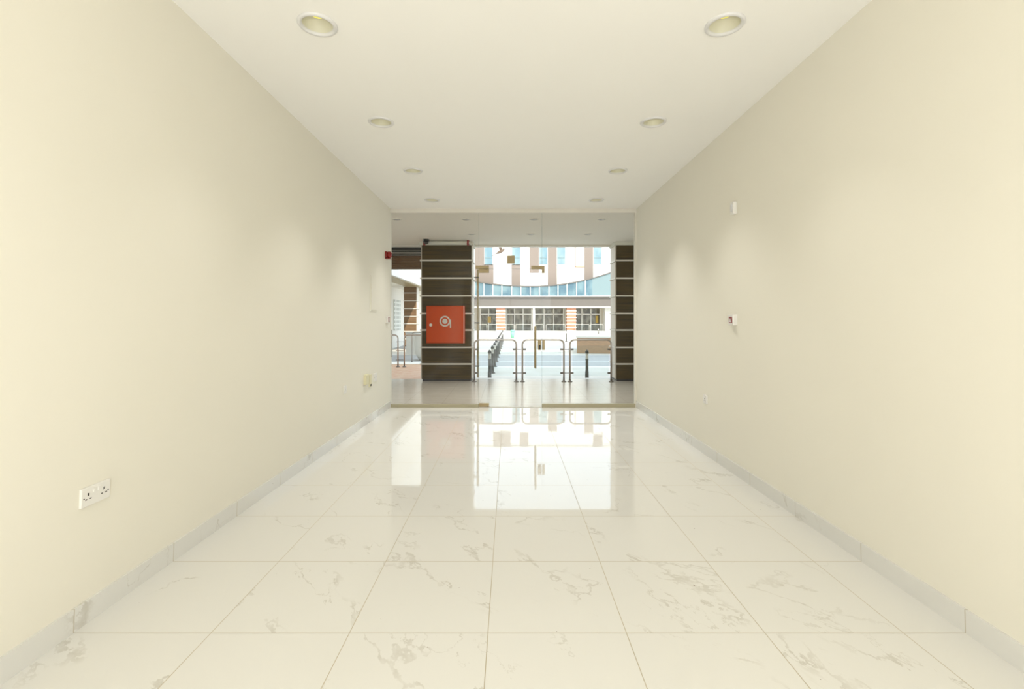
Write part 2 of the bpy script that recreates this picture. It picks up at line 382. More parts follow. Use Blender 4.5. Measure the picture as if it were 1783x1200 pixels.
# long pull handle: one bar each side of the leaf
hx = (932-VX)/113.07-XD0; zt, zb = CZ-(568-VY)/113.07, CZ-(641-VY)/113.07
hd = None
for sgn in (-1, 1):
    bm = bmesh.new(); tube(bm, [(hx, sgn*0.055, zb), (hx, sgn*0.055, zt)], 0.014)
    for z in (zb+0.10, zt-0.10): tube(bm, [(hx, 0.0, z), (hx, sgn*0.055, z)], 0.008)
    obj('pull_handle', bm, 'bronze', d1, True)
zl0, zl1 = CZ-(609.5-VY)/113.07, CZ-(592-VY)/113.07
lk = dbx('lock_case', ((936.5-VX)/113.07, (942.5-VX)/113.07, GY-0.024, GY+0.024, zl0, zl1), 'bronze', 0.002, 'bronze lock case')
bm = bmesh.new(); box(bm, (938.2-VX)/113.07-XD0, (940.8-VX)/113.07-XD0, -0.030, -0.024, zl0+0.005, zl0+0.075, 0.002)
obj('lock_cylinder', bm, 'black', lk)
bx('strike_case', ((944.3-VX)/113.07, (948.5-VX)/113.07, GY-0.024, GY+0.024, zl0, zl1), 'bronze', g2, 0.002)
# trims
struct(bx('trim_1', (XL-0.02, XD0-0.003, GY-0.03, GY+0.03, 0.0, 0.047), 'rail', None, 0.002), 'low metal channel under the left glass pane', 'trim')
struct(bx('trim_2', (XD1+0.001, XR, GY-0.03, GY+0.03, 0.0, 0.054), 'rail', None, 0.002), 'low metal channel under the right glass pane', 'trim')
struct(bx('trim_3', (-1.86, 1.97, GY-0.03, GY+0.06, ZT, H+0.01), 'outer'), 'cream plaster strip along the head of the glass', 'trim')
struct(bx('trim_4', (XR, 1.97, GY-0.03, GY+0.06, 0.0, ZT), 'wall'), 'narrow cream plaster jamb right of the glass', 'trim')
struct(bx('trim_5', (XD0, XD1, GY-0.035, GY+0.04, 0.0, 0.006), 'pale'), 'pale stone threshold under the glass door', 'trim')

# ---------------------------------------------------------------- recessed downlights
def downlight():
    r = empty('recessed_downlight', (LX[0], LY[0], H), '', 'ceiling light', 'recessed downlights in the ceiling')
    bm = bmesh.new()
    lathe(bm, [(0.109,0.0),(0.109,-0.006),(0.103,-0.012),(0.090,-0.012),(0.083,-0.004),(0.083,0.002)], 40, cap=False)
    obj('trim_ring', bm, 'ring', r, True)
    bm = bmesh.new(); lathe(bm, [(0.084,-0.003),(0.079,0.02),(0.066,0.050),(0.048,0.062)], 40, cap=False)
    lathe(bm, [(0.048,0.062),(0.0001,0.062)], 40, cap=False)
    rf = obj('reflector', bm, 'reflector', r, True)
    bm = bmesh.new(); lathe(bm, [(0.033,0.061),(0.033,0.053),(0.026,0.050)], 24); obj('led_chip', bm, 'led', rf, True, 'yellow light source')
    return r
dl = downlight()
nm = ['nearest the viewer', 'second from the viewer', 'third from the viewer', 'nearest the glass front']
for i, x in enumerate(LX):
    for j, y in enumerate(LY):
        lb = 'round white recessed downlight in the %s ceiling row, %s' % (('left', 'right')[i], nm[j])
        if i == 0 and j == 0: dl['label'] = lb
        else: dup(dl, (x, y, H), lb)

# ---------------------------------------------------------------- things on the walls
def on_wall(side, px, z, name, label, cat, group=None, D=None):
    d = D or 4.0
    for _ in range(20):
        if D is None: d = F*wallx(side, d, z)/(px-VX)
    x = wallx(side, d, z)
    ty = Vector((wallx(side, d+0.1, z)-wallx(side, d-0.1, z), 0.2, 0)).normalized()
    tz = Vector((wallx(side, d, z+0.1)-wallx(side, d, z-0.1), 0, 0.2)).normalized()
    n = ty.cross(tz); n = n if n.x*side < 0 else -n            # into the room
    n.normalize(); u = tz.cross(n).normalized(); tz = n.cross(u)
    o = empty(name, (x, d, z), label, cat, group)
    m = Matrix((u, tz, n)).transposed().to_4x4(); o.rotation_euler = m.to_euler()
    return o      # local frame: x along the wall, y up, z out of the wall
s = on_wall(-1, 164, 0.572, 'double_socket', 'white double three-pin power socket low on the left wall, nearest the viewer', 'socket')
bx('faceplate', (-0.074, 0.074, -0.043, 0.043, -0.002, 0.010), 'white', s, 0.003)
for cx in (-0.040, 0.040):
    bm = bmesh.new(); box(bm, cx-0.0035, cx+0.0035, 0.004, 0.016, 0.0095, 0.0108)
    for dx in (-0.011, 0.011): box(bm, cx+dx-0.004, cx+dx+0.004, -0.013, -0.008, 0.0095, 0.0108)
    obj('pin_slots', bm, 'hole', s)
    bx('switch', (cx*0.32-0.006, cx*0.32+0.006, 0.012, 0.030, 0.010, 0.013), 'white', s, 0.001)
    bm = bmesh.new(); lathe(bm, [(0.003, 0.0095), (0.003, 0.0110)], 10, (cx*1.55, -0.004, 0)); obj('screw', bm, 'hole', s)
def plate(side, px, py, zz, w_, h_, name, label, cat, m='white', th=0.010, D=None, grp=None):
    o = on_wall(side, px, zz, name, label, cat, grp, D)
    bx('faceplate', (-w_/2, w_/2, -h_/2, h_/2, -0.003, th), m, o, min(0.003, th/3)); return o
p = plate(-1, 600, 680, 0.566, 0.086, 0.086, 'single_socket', 'small white socket on the left wall, between the double socket and the yellowed plates', 'socket')
bx('switch', (-0.008, 0.008, 0.012, 0.030, 0.010, 0.013), 'white', p)
bm = bmesh.new(); box(bm, -0.003, 0.003, 0.0, 0.010, 0.0095, 0.011); [box(bm, q-0.003, q+0.003, -0.016, -0.011, 0.0095, 0.011) for q in (-0.011, 0.011)]; obj('pin_slots', bm, 'hole', p)
p = plate(-1, 636, 661, 0.585, 0.13, 0.13, 'junction_box', 'yellowed square junction box low on the left wall near the glass', 'junction box', 'ivory', 0.03)
bx('cover_plate', (-0.055, 0.055, -0.055, 0.055, 0.03, 0.034), 'ivory', p, 0.001)
p = plate(-1, 643.5, 666, 0.545, 0.07, 0.16, 'cable_outlet', 'narrow yellowed cable outlet just right of the junction box on the left wall', 'outlet', 'ivory', 0.018)
bx('outlet_slot', (-0.02, 0.02, -0.07, -0.045, 0.018, 0.020), 'hole', p)
p = plate(-1, 653, 665, 0.56, 0.15, 0.11, 'blank_plate', 'white blank plate low on the left wall, closest to the glass', 'plate', 'white', 0.008)
for q in (-0.055, 0.055):
    bm = bmesh.new(); lathe(bm, [(0.004, 0.008), (0.004, 0.0095)], 10, (q, 0, 0)); obj('screw', bm, 'hole', p)
p = on_wall(-1, 650, 1.70, 'distribution_board', 'flush cream electrical panel cover high on the left wall near the glass', 'electrical panel')
bx('frame', (-0.15, 0.15, -0.24, 0.24, -0.003, 0.010), 'wall', p, 0.003); bx('door', (-0.13, 0.13, -0.22, 0.22, 0.010, 0.016), 'wall', p, 0.002)
# alarm bell
p = on_wall(-1, 671.5, 2.305, 'alarm_sounder', 'red round fire alarm sounder high on the left wall beside the glass', 'fire alarm')
bx('back_box', (-0.045, 0.045, -0.045, 0.045, -0.002, 0.03), 'red', p, 0.006)
bm = bmesh.new(); lathe(bm, [(0.045,0.03),(0.052,0.045),(0.048,0.07),(0.030,0.088),(0.004,0.092)], 28); obj('dome', bm, 'red', p, True)
bx('horn_lip', (-0.05, 0.05, -0.062, -0.050, 0.0, 0.075), 'red', p, 0.003)
def call_point(side, px, z, label, red):
    p = on_wall(side, px, z, 'fire_call_point', label, 'fire call point', 'break-glass fire call points')
    bx('housing', (-0.047, 0.047, -0.047, 0.047, -0.002, 0.035), 'white', p, 0.005)
    bx('break_glass', (-0.028, 0.028, -0.026, 0.026, 0.035, 0.038), 'red' if red else 'ring', p, 0.001)
    if red:
        bm = bmesh.new(); vs = [bm.verts.new(v) for v in ((-0.02,-0.02,0.0385),(0.02,-0.02,0.0385),(0.0,0.018,0.0385))]; bm.faces.new(vs)
        r = bmesh.ops.extrude_face_region(bm, geom=bm.faces[:]); bmesh.ops.translate(bm, vec=(0,0,0.001), verts=[v for v in r['geom'] if isinstance(v, bmesh.types.BMVert)])
        obj('arrow_mark', bm, 'ring', p)
    else:
        bm = bmesh.new()
        for a in ((-0.034,0.034,-0.034,-0.027),(-0.034,0.034,0.027,0.034),(-0.034,-0.027,-0.027,0.027),(0.027,0.034,-0.027,0.027)): box(bm, a[0],a[1],a[2],a[3],0.035,0.039)
        obj('red_border', bm, 'red', p)
    return p
call_point(1, 1279, 1.352, 'white break-glass fire call point with a red centre on the right wall', True)
call_point(-1, 673, 1.348, 'small white and red fire call point on the left wall beside the glass', False)
p = on_wall(1, 1280, 2.312, 'wall_sensor', 'small white box sensor high on the right wall', 'sensor')
bx('housing', (-0.030, 0.030, -0.052, 0.052, -0.002, 0.030), 'white', p, 0.006); bx('lens', (-0.018, 0.018, -0.030, 0.030, 0.030, 0.036), 'ring', p, 0.003)
p = plate(1, 1229, 696, 0.556, 0.085, 0.085, 'single_socket', 'lone white socket low on the right wall', 'socket', 'white', 0.012)
bx('switch', (-0.008, 0.008, 0.012, 0.030, 0.012, 0.015), 'white', p)
bm = bmesh.new(); box(bm, -0.003, 0.003, 0.0, 0.010, 0.0115, 0.013); [box(bm, q-0.003, q+0.003, -0.016, -0.011, 0.0115, 0.013) for q in (-0.011, 0.011)]; obj('pin_slots', bm, 'hole', p)

# ---------------------------------------------------------------- terrace under the building
SF = 3.03
struct(bx('terrace_floor', (-9, 9, GY+0.05, 10.62, -0.4, 0.0), 'terrace'), 'greige tiled terrace outside the glass front', 'floor')
struct(bx('terrace_kerb', (-1.9, 9, 10.62, 10.78, -0.4, 0.0), 'pale'), 'pale stone kerb along the terrace edge', 'kerb')
bm = bmesh.new(); box(bm, -9, 9, GY+0.06, 10.62, SF, SF+0.2); struct(obj('terrace_soffit', bm, 'soffit'), 'flat grey-beige soffit over the terrace', 'ceiling')
struct(bx('trim_6', (-9, 9, 10.60, 10.70, 2.992, 3.3), 'strip'), 'pale metal edge strip of the terrace soffit', 'trim')
struct(bx('upper_building', (-9, 9, -9, 10.68, 3.32, 10.4), 'mass'), 'upper floors of the building over the shop', 'building')  # unseen rear overhang added to keep sun off the back opening
for sgn, nme in ((-1, 'left'), (1, 'right')):
    a = (-9, -2.2) if sgn < 0 else (2.2, 9)
    struct(bx('wall_front_'+nme, (a[0], a[1], GY-0.15, GY+0.1, 0, SF+0.1), 'outer'), 'street wall of the neighbouring shop on the '+nme, 'wall')
# soffit downlights
def sofflight():
    r = empty('soffit_downlight', (0, 8, SF), '', 'ceiling light', 'small downlights in the terrace soffit')
    bm = bmesh.new(); lathe(bm, [(0.085,0.0),(0.083,-0.006),(0.070,-0.008),(0.062,-0.002)], 28, cap=False); obj('trim_ring', bm, 'soffit', r, True)
    bm = bmesh.new(); lathe(bm, [(0.062,-0.003),(0.02,-0.0015)], 28); obj('lamp_lens', bm, 'ring', r, True)
    return r
sd = None
spots = [(691,382,'far left of the row nearer the glass'),(811,382,'second from left in the row nearer the glass'),(930,382,'third from left in the row nearer the glass'),(1048,382,'far right of the row nearer the glass'),
         (821,408,'above the hose cabinet column, outer row'),(924,408,'middle of the outer row'),(1024,408,'right end of the outer row')]
for px, py, t_ in spots:
    d = F*(SF-CZ)/(VY-py); loc = ((px-VX)/F*d, d, SF); lb = 'small round soffit downlight, '+t_
    if sd is None: sd = sofflight(); sd.location = loc; sd['label'] = lb
    else: dup(sd, loc, lb)

# ---------------------------------------------------------------- clad columns
ZS = [2.625, 2.243, 1.856, 1.475, 1.112, 0.737, 0.375]
def column(x0, x1, y0, depth, label, clad='clad', zb=0.0, top=2.96, cap=True):
    r = empty('clad_column', (x0, y0, zb), label, 'column')
    W_ = x1-x0; bounds = [top] + ZS + [0.03]
    bm = bmesh.new()
    for i in range(len(bounds)-1): box(bm, 0.02, W_-0.02, 0.0, depth, bounds[i+1]+0.016, bounds[i]-0.016 if i else bounds[i])
    obj('cladding', bm, clad, r)
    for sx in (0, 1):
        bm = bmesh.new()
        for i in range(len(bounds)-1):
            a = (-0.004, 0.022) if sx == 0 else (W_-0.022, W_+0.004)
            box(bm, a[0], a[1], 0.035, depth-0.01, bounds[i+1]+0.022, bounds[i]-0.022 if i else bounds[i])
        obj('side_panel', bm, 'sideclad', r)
    for z in ZS:
        bm = bmesh.new(); box(bm, -0.022, W_+0.022, -0.018, depth+0.018, z-0.017, z+0.017, 0.004); obj('metal_band', bm, 'strip', r)
    bx('plinth', (0.03, W_-0.03, 0.02, depth-0.02, 0.0, 0.05), 'black', r)
    if cap: bx('cap_band', (-0.03, W_+0.03, -0.05, depth+0.0, top, SF), 'plaster', r, 0.003)
    return r
cl = column(-1.925, -0.8125, 10.2, 0.60, 'dark brown banded column with the red cabinet, left of the railings')
cr = column(2.315, 3.42, 10.2, 0.52, 'dark brown banded column at the right end of the railings')
column(-5.19, -4.55, 23.0, 0.6, 'brown banded column far down the left arcade', 'clad_wing', -0.0, 2.93)
# hose cabinet
hc = empty('fire_hose_cabinet', (-1.775, 10.181, 0.837), 'red fire hose cabinet mounted on the left dark column', 'cabinet')
cw, ch = 0.8125, 0.80
bx('body', (0, cw, -0.17, 0.0, 0, ch), 'redmetal', hc, 0.004)
dr = bx('door', (0.015, cw-0.015, -0.190, -0.170, 0.015, ch-0.015), 'redmetal', hc, 0.004)
bx('edge_trim', (cw-0.014, cw-0.004, -0.186, -0.17, 0.0, ch), 'strip', hc, 0.001, 'pale metal edge of the cabinet door')
bm = bmesh.new(); lathe(bm, [(0.032,0),(0.032,0.018),(0.022,0.024)], 20); bmesh.ops.rotate(bm, verts=bm.verts, cent=(0,0,0), matrix=Matrix.Rotation(PI/2, 3, 'X')); bmesh.ops.translate(bm, verts=bm.verts, vec=(0.10,-0.19,0.39))
obj('lock', bm, 'strip', dr, True)
bm = bmesh.new(); R_ = 0.115
for k in range(24):                             # round hose symbol: ring, hub and hose tail
    a, b = 2*PI*k/24, 2*PI*(k+1)/24
    vs = [(R_*math.cos(a), R_*math.sin(a)), (R_*math.cos(b), R_*math.sin(b)), (0.085*math.cos(b), 0.085*math.sin(b)), (0.085*math.cos(a), 0.085*math.sin(a))]
    bm.faces.new([bm.verts.new((0.40+u, -0.1915, 0.47+v)) for u, v in vs])
    vs = [(0.055*math.cos(a), 0.055*math.sin(a)), (0.055*math.cos(b), 0.055*math.sin(b)), (0, 0)]
    bm.faces.new([bm.verts.new((0.40+u, -0.1915, 0.47+v)) for u, v in vs])
box(bm, 0.505, 0.53, -0.193, -0.1905, 0.33, 0.50)
obj('hose_symbol', bm, 'pale', dr)
# pipe with red clips and camera above the column
pp = empty('ceiling_pipe', (-1.75, 9.98, 2.985), 'pale horizontal pipe with red clips under the soffit by the left column', 'pipe')
bm = bmesh.new(); tube(bm, [(0.02,0,-0.005),(0.92,0,-0.005)], 0.036, 16); obj('pipe_run', bm, 'plaster', pp, True)
for q in (-0.075, 0.855):
    bm = bmesh.new(); box(bm, q-0.006, q+0.036, -0.045, 0.045, -0.06, 0.045, 0.004); obj('clip', bm, 'red', pp, False, 'red pipe clip')
bm = bmesh.new(); tube(bm, [(0.92,0,-0.005),(0.97,0,0.0),(0.985,0.0,-0.02),(0.985,0,-0.09)], 0.014, 10); obj('pipe_bend', bm, 'strip', pp, True)
dc = empty('security_camera', (-1.755, 9.86, SF), 'black dome security camera under the soffit at the left end of the pipe', 'camera')
bm = bmesh.new(); lathe(bm, [(0.07,0.0),(0.07,-0.035),(0.05,-0.04)], 28); obj('base', bm, 'black', dc, True)
bm = bmesh.new(); lathe(bm, [(0.056,-0.038),(0.056,-0.06),(0.045,-0.085),(0.02,-0.10),(0.002,-0.103)], 28); obj('dome', bm, 'black', dc, True)
bm = bmesh.new(); lathe(bm, [(0.018,0),(0.018,0.012)], 16, (-0.05,-0.06,-0.03)); obj('white_sensor', bm, 'ring', dc, True, 'small white sensor button')
# brown downpipe
dp = empty('downpipe', (-0.735, 10.86, 0.0), 'slim brown vertical pipe on the street side of the left column', 'pipe')
bx('shaft', (-0.022, 0.03, -0.03, 0.03, -0.0, 2.5), 'bronze', dp, 0.006)
for z in (0.25, 1.25, 2.3): bx('wall_bracket', (-0.075, 0.034, -0.036, 0.036, z, z+0.03), 'darksteel', dp, 0.002)
# slatted fascia left of the column
sf = empty('slatted_shutter_box', (-6.0, 10.74, 2.50), 'dark slatted shutter box under the soffit left of the column', 'shutter')
bx('backing', (0, 4.05, 0.05, 0.12, 0, 0.53), 'black', sf); bx('head_board', (0, 4.05, -0.01, 0.05, 0.43, 0.53), 'black', sf)
for k in range(13):
    z = 0.004+k*0.033
    bm = bmesh.new()
    if k > 8: box(bm, 0, 4.05, 0.0, 0.05, z+0.013, z+0.019, 0.001)
    else: box(bm, 0, 4.05, 0.0, 0.05, z, z+0.026, 0.003)
    obj('slat', bm, 'strip' if k > 8 else 'clad_wing', sf, False)
bx('motor_box', (2.98, 3.05, -0.03, 0.0, 0.07, 0.17), 'black', sf, 0.004)

# ---------------------------------------------------------------- stainless railings
def rail_frame(x0, x1, y, label, zt=0.905, zb=0.0, glass=True, first=True, group='stainless railing frames along the terrace'):
    r = empty('railing', (x0, y, zb), label, 'railing', group)
    L = x1-x0; rr = 0.10; pts = [(0,0,0.01),(0,0,zt-rr)]
    for k in range(1, 7): a = PI/2*k/6; pts.append((rr-rr*math.cos(a), 0, zt-rr+rr*math.sin(a)))
    for k in range(0, 7): a = PI/2*k/6; pts.append((L-rr+rr*math.sin(a), 0, zt-rr+rr*math.cos(a)))
    pts.append((L,0,0.01))
    bm = bmesh.new(); tube(bm, pts, 0.020, 14); obj('frame_tube', bm, 'steel', r, True)
    for x in (0, L):
        bm = bmesh.new(); lathe(bm, [(0.055,0.0),(0.055,0.008),(0.045,0.016),(0.024,0.020),(0.024,0.045)], 24, (x,0,0)); obj('base_flange', bm, 'darksteel', r, True)
    if glass:
        bx('glass_panel', (0.055, L-0.055, -0.005, 0.005, 0.12, 0.78), 'railglass', r)
        for x, sg in ((0, 1), (L, -1)):
            for z in (0.19, 0.70):
                bm = bmesh.new(); a, b = sorted((x+sg*0.014, x+sg*0.078)); box(bm, a, b, -0.014, 0.014, z-0.018, z+0.018, 0.004); obj('glass_clamp', bm, 'darksteel', r)
    return r
RYY = 10.12
def link_bar(x0, x1, y, zs, par):
    for z in zs:
        bm = bmesh.new(); tube(bm, [(x0,0,z),(x1,0,z)], 0.008, 8); obj('link_bar', bm, 'darksteel', par, True)
r1 = rail_frame(-0.755, 0.149, RYY, 'first stainless railing frame, beside the column with the red cabinet')
r2 = rail_frame(0.281, 1.176, RYY, 'middle stainless railing frame of the three along the terrace')
r3 = rail_frame(1.306, 2.197, RYY, 'third stainless railing frame, beside the right-hand column')
link_bar(0.92, 1.012, 0, (0.19, 0.70), r1); link_bar(0.911, 1.001, 0, (0.19, 0.70), r2)
r4 = rail_frame(-4.30, -3.138, 13.2, 'left railing frame behind the terrace, on the terracotta paving', glass=False, group='railing frames on the terracotta paving')
r5 = rail_frame(-2.96, -1.95, 13.2, 'right railing frame behind the terrace, partly behind the left column', glass=False, group='railing frames on the terracotta paving')
link_bar(1.10, 1.315, 0, (0.20, 0.46, 0.71), r4)
r6 = rail_frame(-3.12, -1.8, 15.0, 'farther railing frame beyond the terracotta paving', glass=False, zt=1.03, zb=-0.1, group='railing frames on the terracotta paving')

# ---------------------------------------------------------------- ground outside
struct(bx('street', (-30, 30, 10.6, 53.0, -0.75, -0.15), 'street'), 'sun-bleached street and paving outside', 'ground')
struct(bx('terracotta_paving', (-9, -1.95, 10.62, 13.9, -0.4, 0.0), 'paver'), 'terracotta block paving left of the column', 'ground')
struct(bx('white_kerb', (-9, -1.6, 13.9, 14.4, -0.4, 0.02), 'outer'), 'white kerb behind the terracotta paving', 'kerb')
struct(bx('far_pavement', (-30, 30, 52.9, 58, -0.6, -0.10), 'pale'), 'raised pavement in front of the building opposite', 'ground')
# bollards
def bollard():
    r = empty('bollard', (0,0,0), '', 'bollard', 'grey bollards along the drive')
    bm = bmesh.new(); lathe(bm, [(0.062,0.0),(0.062,0.03),(0.048,0.05),(0.044,0.22),(0.036,0.27),(0.034,0.52),(0.040,0.53),(0.040,0.545)], 20); obj('post', bm, 'bollard', r, True)
    bm = bmesh.new(); lathe(bm, [(0.036,0.545),(0.036,0.68)], 20); obj('reflective_sleeve', bm, 'outer', r, True, 'white sleeve')
    bm = bmesh.new(); lathe(bm, [(0.044,0.68),(0.046,0.70),(0.040,0.735),(0.022,0.76),(0.002,0.768)], 20); obj('dome_cap', bm, 'bollard', r, True)
    bm = bmesh.new(); lathe(bm, [(0.080,0.0),(0.080,0.02),(0.062,0.03)], 20); obj('base_plate', bm, 'darksteel', r, True)
    return r
b0 = bollard(); b0.location = (-0.475, 11.25, -0.15); b0['label'] = 'grey bollard with white sleeve, nearest in the left row of bollards'
ords = ['second','third','fourth','fifth','sixth','seventh','eighth','ninth','tenth','eleventh','twelfth']
for k, o_ in enumerate(ords):
    dup(b0, (-0.475+0.004*(k+1), 11.25+1.75*(k+1), -0.15), 'grey bollard with white sleeve, %s from the terrace in the left row' % o_)
dup(b0, ((1022-VX)/F*11.25, 11.25, -0.15), 'lone grey bollard behind the third railing frame')
dup(b0, ((986-VX)/F*31, 31, -0.15), 'distant bollard in line with the orange column opposite')
dup(b0, ((1042-VX)/F*38, 38, -0.15), 'distant bollard at the far right before the building opposite')
# mint bin
mb = empty('litter_bin', ((892.5-VX)/F*37, 37, -0.15), 'mint green litter bin across the street', 'bin')
bm = bmesh.new(); lathe(bm, [(0.13,0.0),(0.17,0.5)], 20); obj('bin_body', bm, 'mint', mb, True)
bm = bmesh.new(); lathe(bm, [(0.18,0.5),(0.18,0.55),(0.12,0.63)], 20); obj('lid', bm, 'mint', mb, True)
# sand brick planter
pl = empty('brick_planter', (2.95, 20.5, -0.15), 'low sand-coloured brick planter beyond the third railing frame', 'planter')
bm = bmesh.new(); pts = [(0,0),(4.5,-0.7),(4.7,2.6),(0.4,2.6)]
lo = [bm.verts.new((x,y,0)) for x,y in pts]; hi = [bm.verts.new((x,y,0.68)) for x,y in pts]
bm.faces.new(lo); bm.faces.new(hi)
for i in range(4): bm.faces.new((lo[i],lo[(i+1)%4],hi[(i+1)%4],hi[i]))
obj('brick_wall', bm, 'sand', pl)
bm = bmesh.new(); pts = [(-0.05,-0.05),(4.58,-0.77),(4.78,2.66),(0.36,2.66)]
lo = [bm.verts.new((x,y,0.68)) for x,y in pts]; hi = [bm.verts.new((x,y,0.74)) for x,y in pts]
bm.faces.new(lo); bm.faces.new(hi)
for i in range(4): bm.faces.new((lo[i],lo[(i+1)%4],hi[(i+1)%4],hi[i]))
obj('coping', bm, 'outer', pl)
# white rounded planter on the left, sign board
wp = empty('white_planter', (-3.05, 17.2, -0.15), 'large white rounded planter beyond the left railing, cut off by the column', 'planter')
bm = bmesh.new(); lathe(bm, [(0.26,0.0),(0.40,0.25),(0.44,0.6),(0.40,0.9),(0.43,0.96),(0.36,0.96),(0.34,0.8)], 36); obj('pot', bm, 'outer', wp, True)
bm = bmesh.new(); lathe(bm, [(0.345,0.84),(0.01,0.86)], 36); obj('soil', bm, 'fascia', wp, True)
lw = empty('low_garden_wall', (-4.3, 19.5, -0.15), 'low white wall beyond the left railing', 'wall')
bx('wall_body', (0, 2.2, 0, 0.3, 0, 0.9), 'outer', lw); bx('coping', (-0.03, 2.23, -0.03, 0.33, 0.9, 0.96), 'pale', lw, 0.005)
nb = empty('notice_board', (-4.95, 18.4, -0.15), 'white framed notice board standing at the left edge of the glass view', 'board')
bx('panel', (-0.5, 0.32, 0, 0.03, 0.15, 1.05), 'outer', nb)
bm = bmesh.new(); box(bm, -0.53, 0.35, -0.02, 0.0, 1.03, 1.07); box(bm, -0.53, 0.35, -0.02, 0.0, 0.12, 0.16); box(bm, 0.31, 0.35, -0.02, 0, 0.0, 1.03); box(bm, -0.53, -0.49, -0.02, 0, 0.0, 1.03)
obj('frame', bm, 'darksteel', nb); bx('grey_stripe', (0.0, 0.07, -0.006, 0.0, 0.3, 0.98), 'pale', nb)

# ---------------------------------------------------------------- left arcade wing
aw = empty('arcade_wing', (-4.25, 14.6, -0.15), 'white arcade wing with a long canopy on the left side of the street', 'building')
bx('canopy_fascia', (-0.15, 0, 0, 36, 3.10, 5.2), 'outer', aw)
bx('fascia_soffit_edge', (-0.75, -0.15, 2, 36, 3.06, 3.14), 'bronze', aw)
bx('canopy_soffit', (-1.75, -0.75, 0, 36, 3.12, 3.3), 'soffit', aw)
bx('rear_wall', (-2.3, -1.7, 0, 36, 0, 3.12), 'outer', aw); bx('upper_wall', (-6.5, -0.15, 0, 36, 3.3, 9), 'facade', aw)
bx('grille_shutter', (-1.7, -1.66, 9.4, 10.9, 0.9, 2.5), 'grille', aw); bx('side_door', (-1.7, -1.66, 12.0, 13.2, 0, 2.4), 'pale', aw)
for k, y in enumerate((9.5, 15.0, 28)): bx('sign_panel', (-0.16, 0.04, y, y+2.2, 3.7, 4.7), 'bluewin', aw, 0.01)

# ---------------------------------------------------------------- building opposite
DF = 56.0; sc = DF/F
def fx(px): return (px-VX)*sc
def fz(py): return CZ+(VY-py)*sc
ob = empty('opposite_building', (0, DF, 0), 'white and pink panelled building with blue windows across the street', 'building')
X0, X1, ZTOP = fx(560), fx(1330), fz(372)
bx('wall', (X0, X1, 0.0, 10, fz(534), ZTOP), 'facade', ob)
bx('roof_parapet', (X0-0.2, X1+0.2, -0.25, 10.2, ZTOP, ZTOP+0.25), 'facade', ob)
mod = 15.8
def panel(px0, px1, py0, py1, m, nm_='cladding_panel', dz=0.05): return bx(nm_, (fx(px0), fx(px1), -dz, 0.0, fz(py1), fz(py0)), m, ob)
WB, WT = 461, 413
def win(px0, px1):
    f = bx('window', (fx(px0)-0.02, fx(px1)+0.02, -0.05, 0.0, fz(WB)-0.06, fz(WT)+0.06), 'facade', ob)
    bx('pane', (fx(px0)+0.04, fx(px1)-0.04, -0.07, -0.05, fz(WB)+0.02, fz(WT)-0.02), 'bluewin', f)
    bm = bmesh.new(); z = fz(449); box(bm, fx(px0)+0.04, fx(px1)-0.04, -0.09, -0.07, z-0.035, z+0.035); obj('window_rail', bm, 'bollard' if False else 'bluelight', f)
base = 827.5
for (a, b, y0, y1) in ((827,843,413,505),(843,859,461,505),(891,906,461,505),(922.5,938,413,475),(954,969.5,398,505),(1017.5,1032.5,395,505),
                       (859,889,372,398),(905,920,372,396),(1033,1049,372,394),(1096,1112,372,505),(780,796,372,505),(748,764,400,505),(1160,1176,372,505),(716,732,372,450)):
    panel(a, b, y0, y1, 'pink')
for a in (843, 891, 938.5, 969.5, 1033, 1064.5, 1128, 1191, 796, 732, 700): win(a, a+15)
bm = bmesh.new(); box(bm, fx(1001), fx(1002.3), -0.06, 0, fz(465), fz(405)); box(bm, fx(1001), fx(1017.5), -0.06, 0, fz(465.6), fz(464.2)); obj('window_surround', bm, 'sand', ob)
bm = bmesh.new(); box(bm, X0, X1, -0.012, 0, fz(469.3), fz(468.9))
for k in range(-16, 28): x = fx(843.5+mod*k); box(bm, x-0.012, x+0.012, -0.012, 0, fz(534), ZTOP)
obj('panel_joints', bm, 'pale', ob)
# swooping blue glass band with a curved top
def topy(px):
    u = (px-925)/109.0
    return 500.5 - (10.8*u*u if u < 0 else 15.5*(u**2))
pxs = [775+4*i for i in range(0, 87)]
def band(name, a, b, m, y_in, y_out, off0=0.0, off1=None):
    bm = bmesh.new(); L = [q for q in pxs if a <= q <= b]
    if L[0] > a: L.insert(0, a)
    if L[-1] < b: L.append(b)
    cols = []
    for q in L:
        zt_ = fz(topy(q))+off0; zb_ = fz(516.6) if off1 is None else fz(topy(q))+off1
        cols.append([bm.verts.new((fx(q), y, z)) for y, z in ((y_out, zb_), (y_out, zt_), (y_in, zt_), (y_in, zb_))])
    for c0, c1 in zip(cols, cols[1:]):
        for j in range(4): bm.faces.new((c0[j], c0[(j+1)%4], c1[(j+1)%4], c1[j]))
    bm.faces.new(cols[0]); bm.faces.new(cols[-1])
    return obj(name, bm, m, ob)
band('curved_glass_band', 775, 1028, 'bluedeep', -0.9, -1.3)
band('light_glass_band', 1028, 1118, 'bluelight', -0.9, -1.3)
band('glass_band_coping', 775, 1118, 'fascia', -0.85, -1.4, 0.10, -0.02)
for q in (796.5, 812, 828, 843.6, 859, 874, 891, 906.5, 922.5, 938, 954, 969.5, 985, 1001, 1016):
    bx('mullion', (fx(q)-0.045, fx(q)+0.045, -1.37, -1.3, fz(516.6), fz(topy(q))-0.03), 'facade', ob)
bx('canopy_edge', (X0, X1, -1.6, 0.0, fz(518), fz(516)), 'facade', ob)
bx('fascia_board', (X0, X1, -1.3, 0.0, fz(534.5), fz(518)), 'fascia', ob)
bx('fascia_strip', (X0, X1, -1.45, 0.0, fz(536.5), fz(534.3)), 'facade', ob)
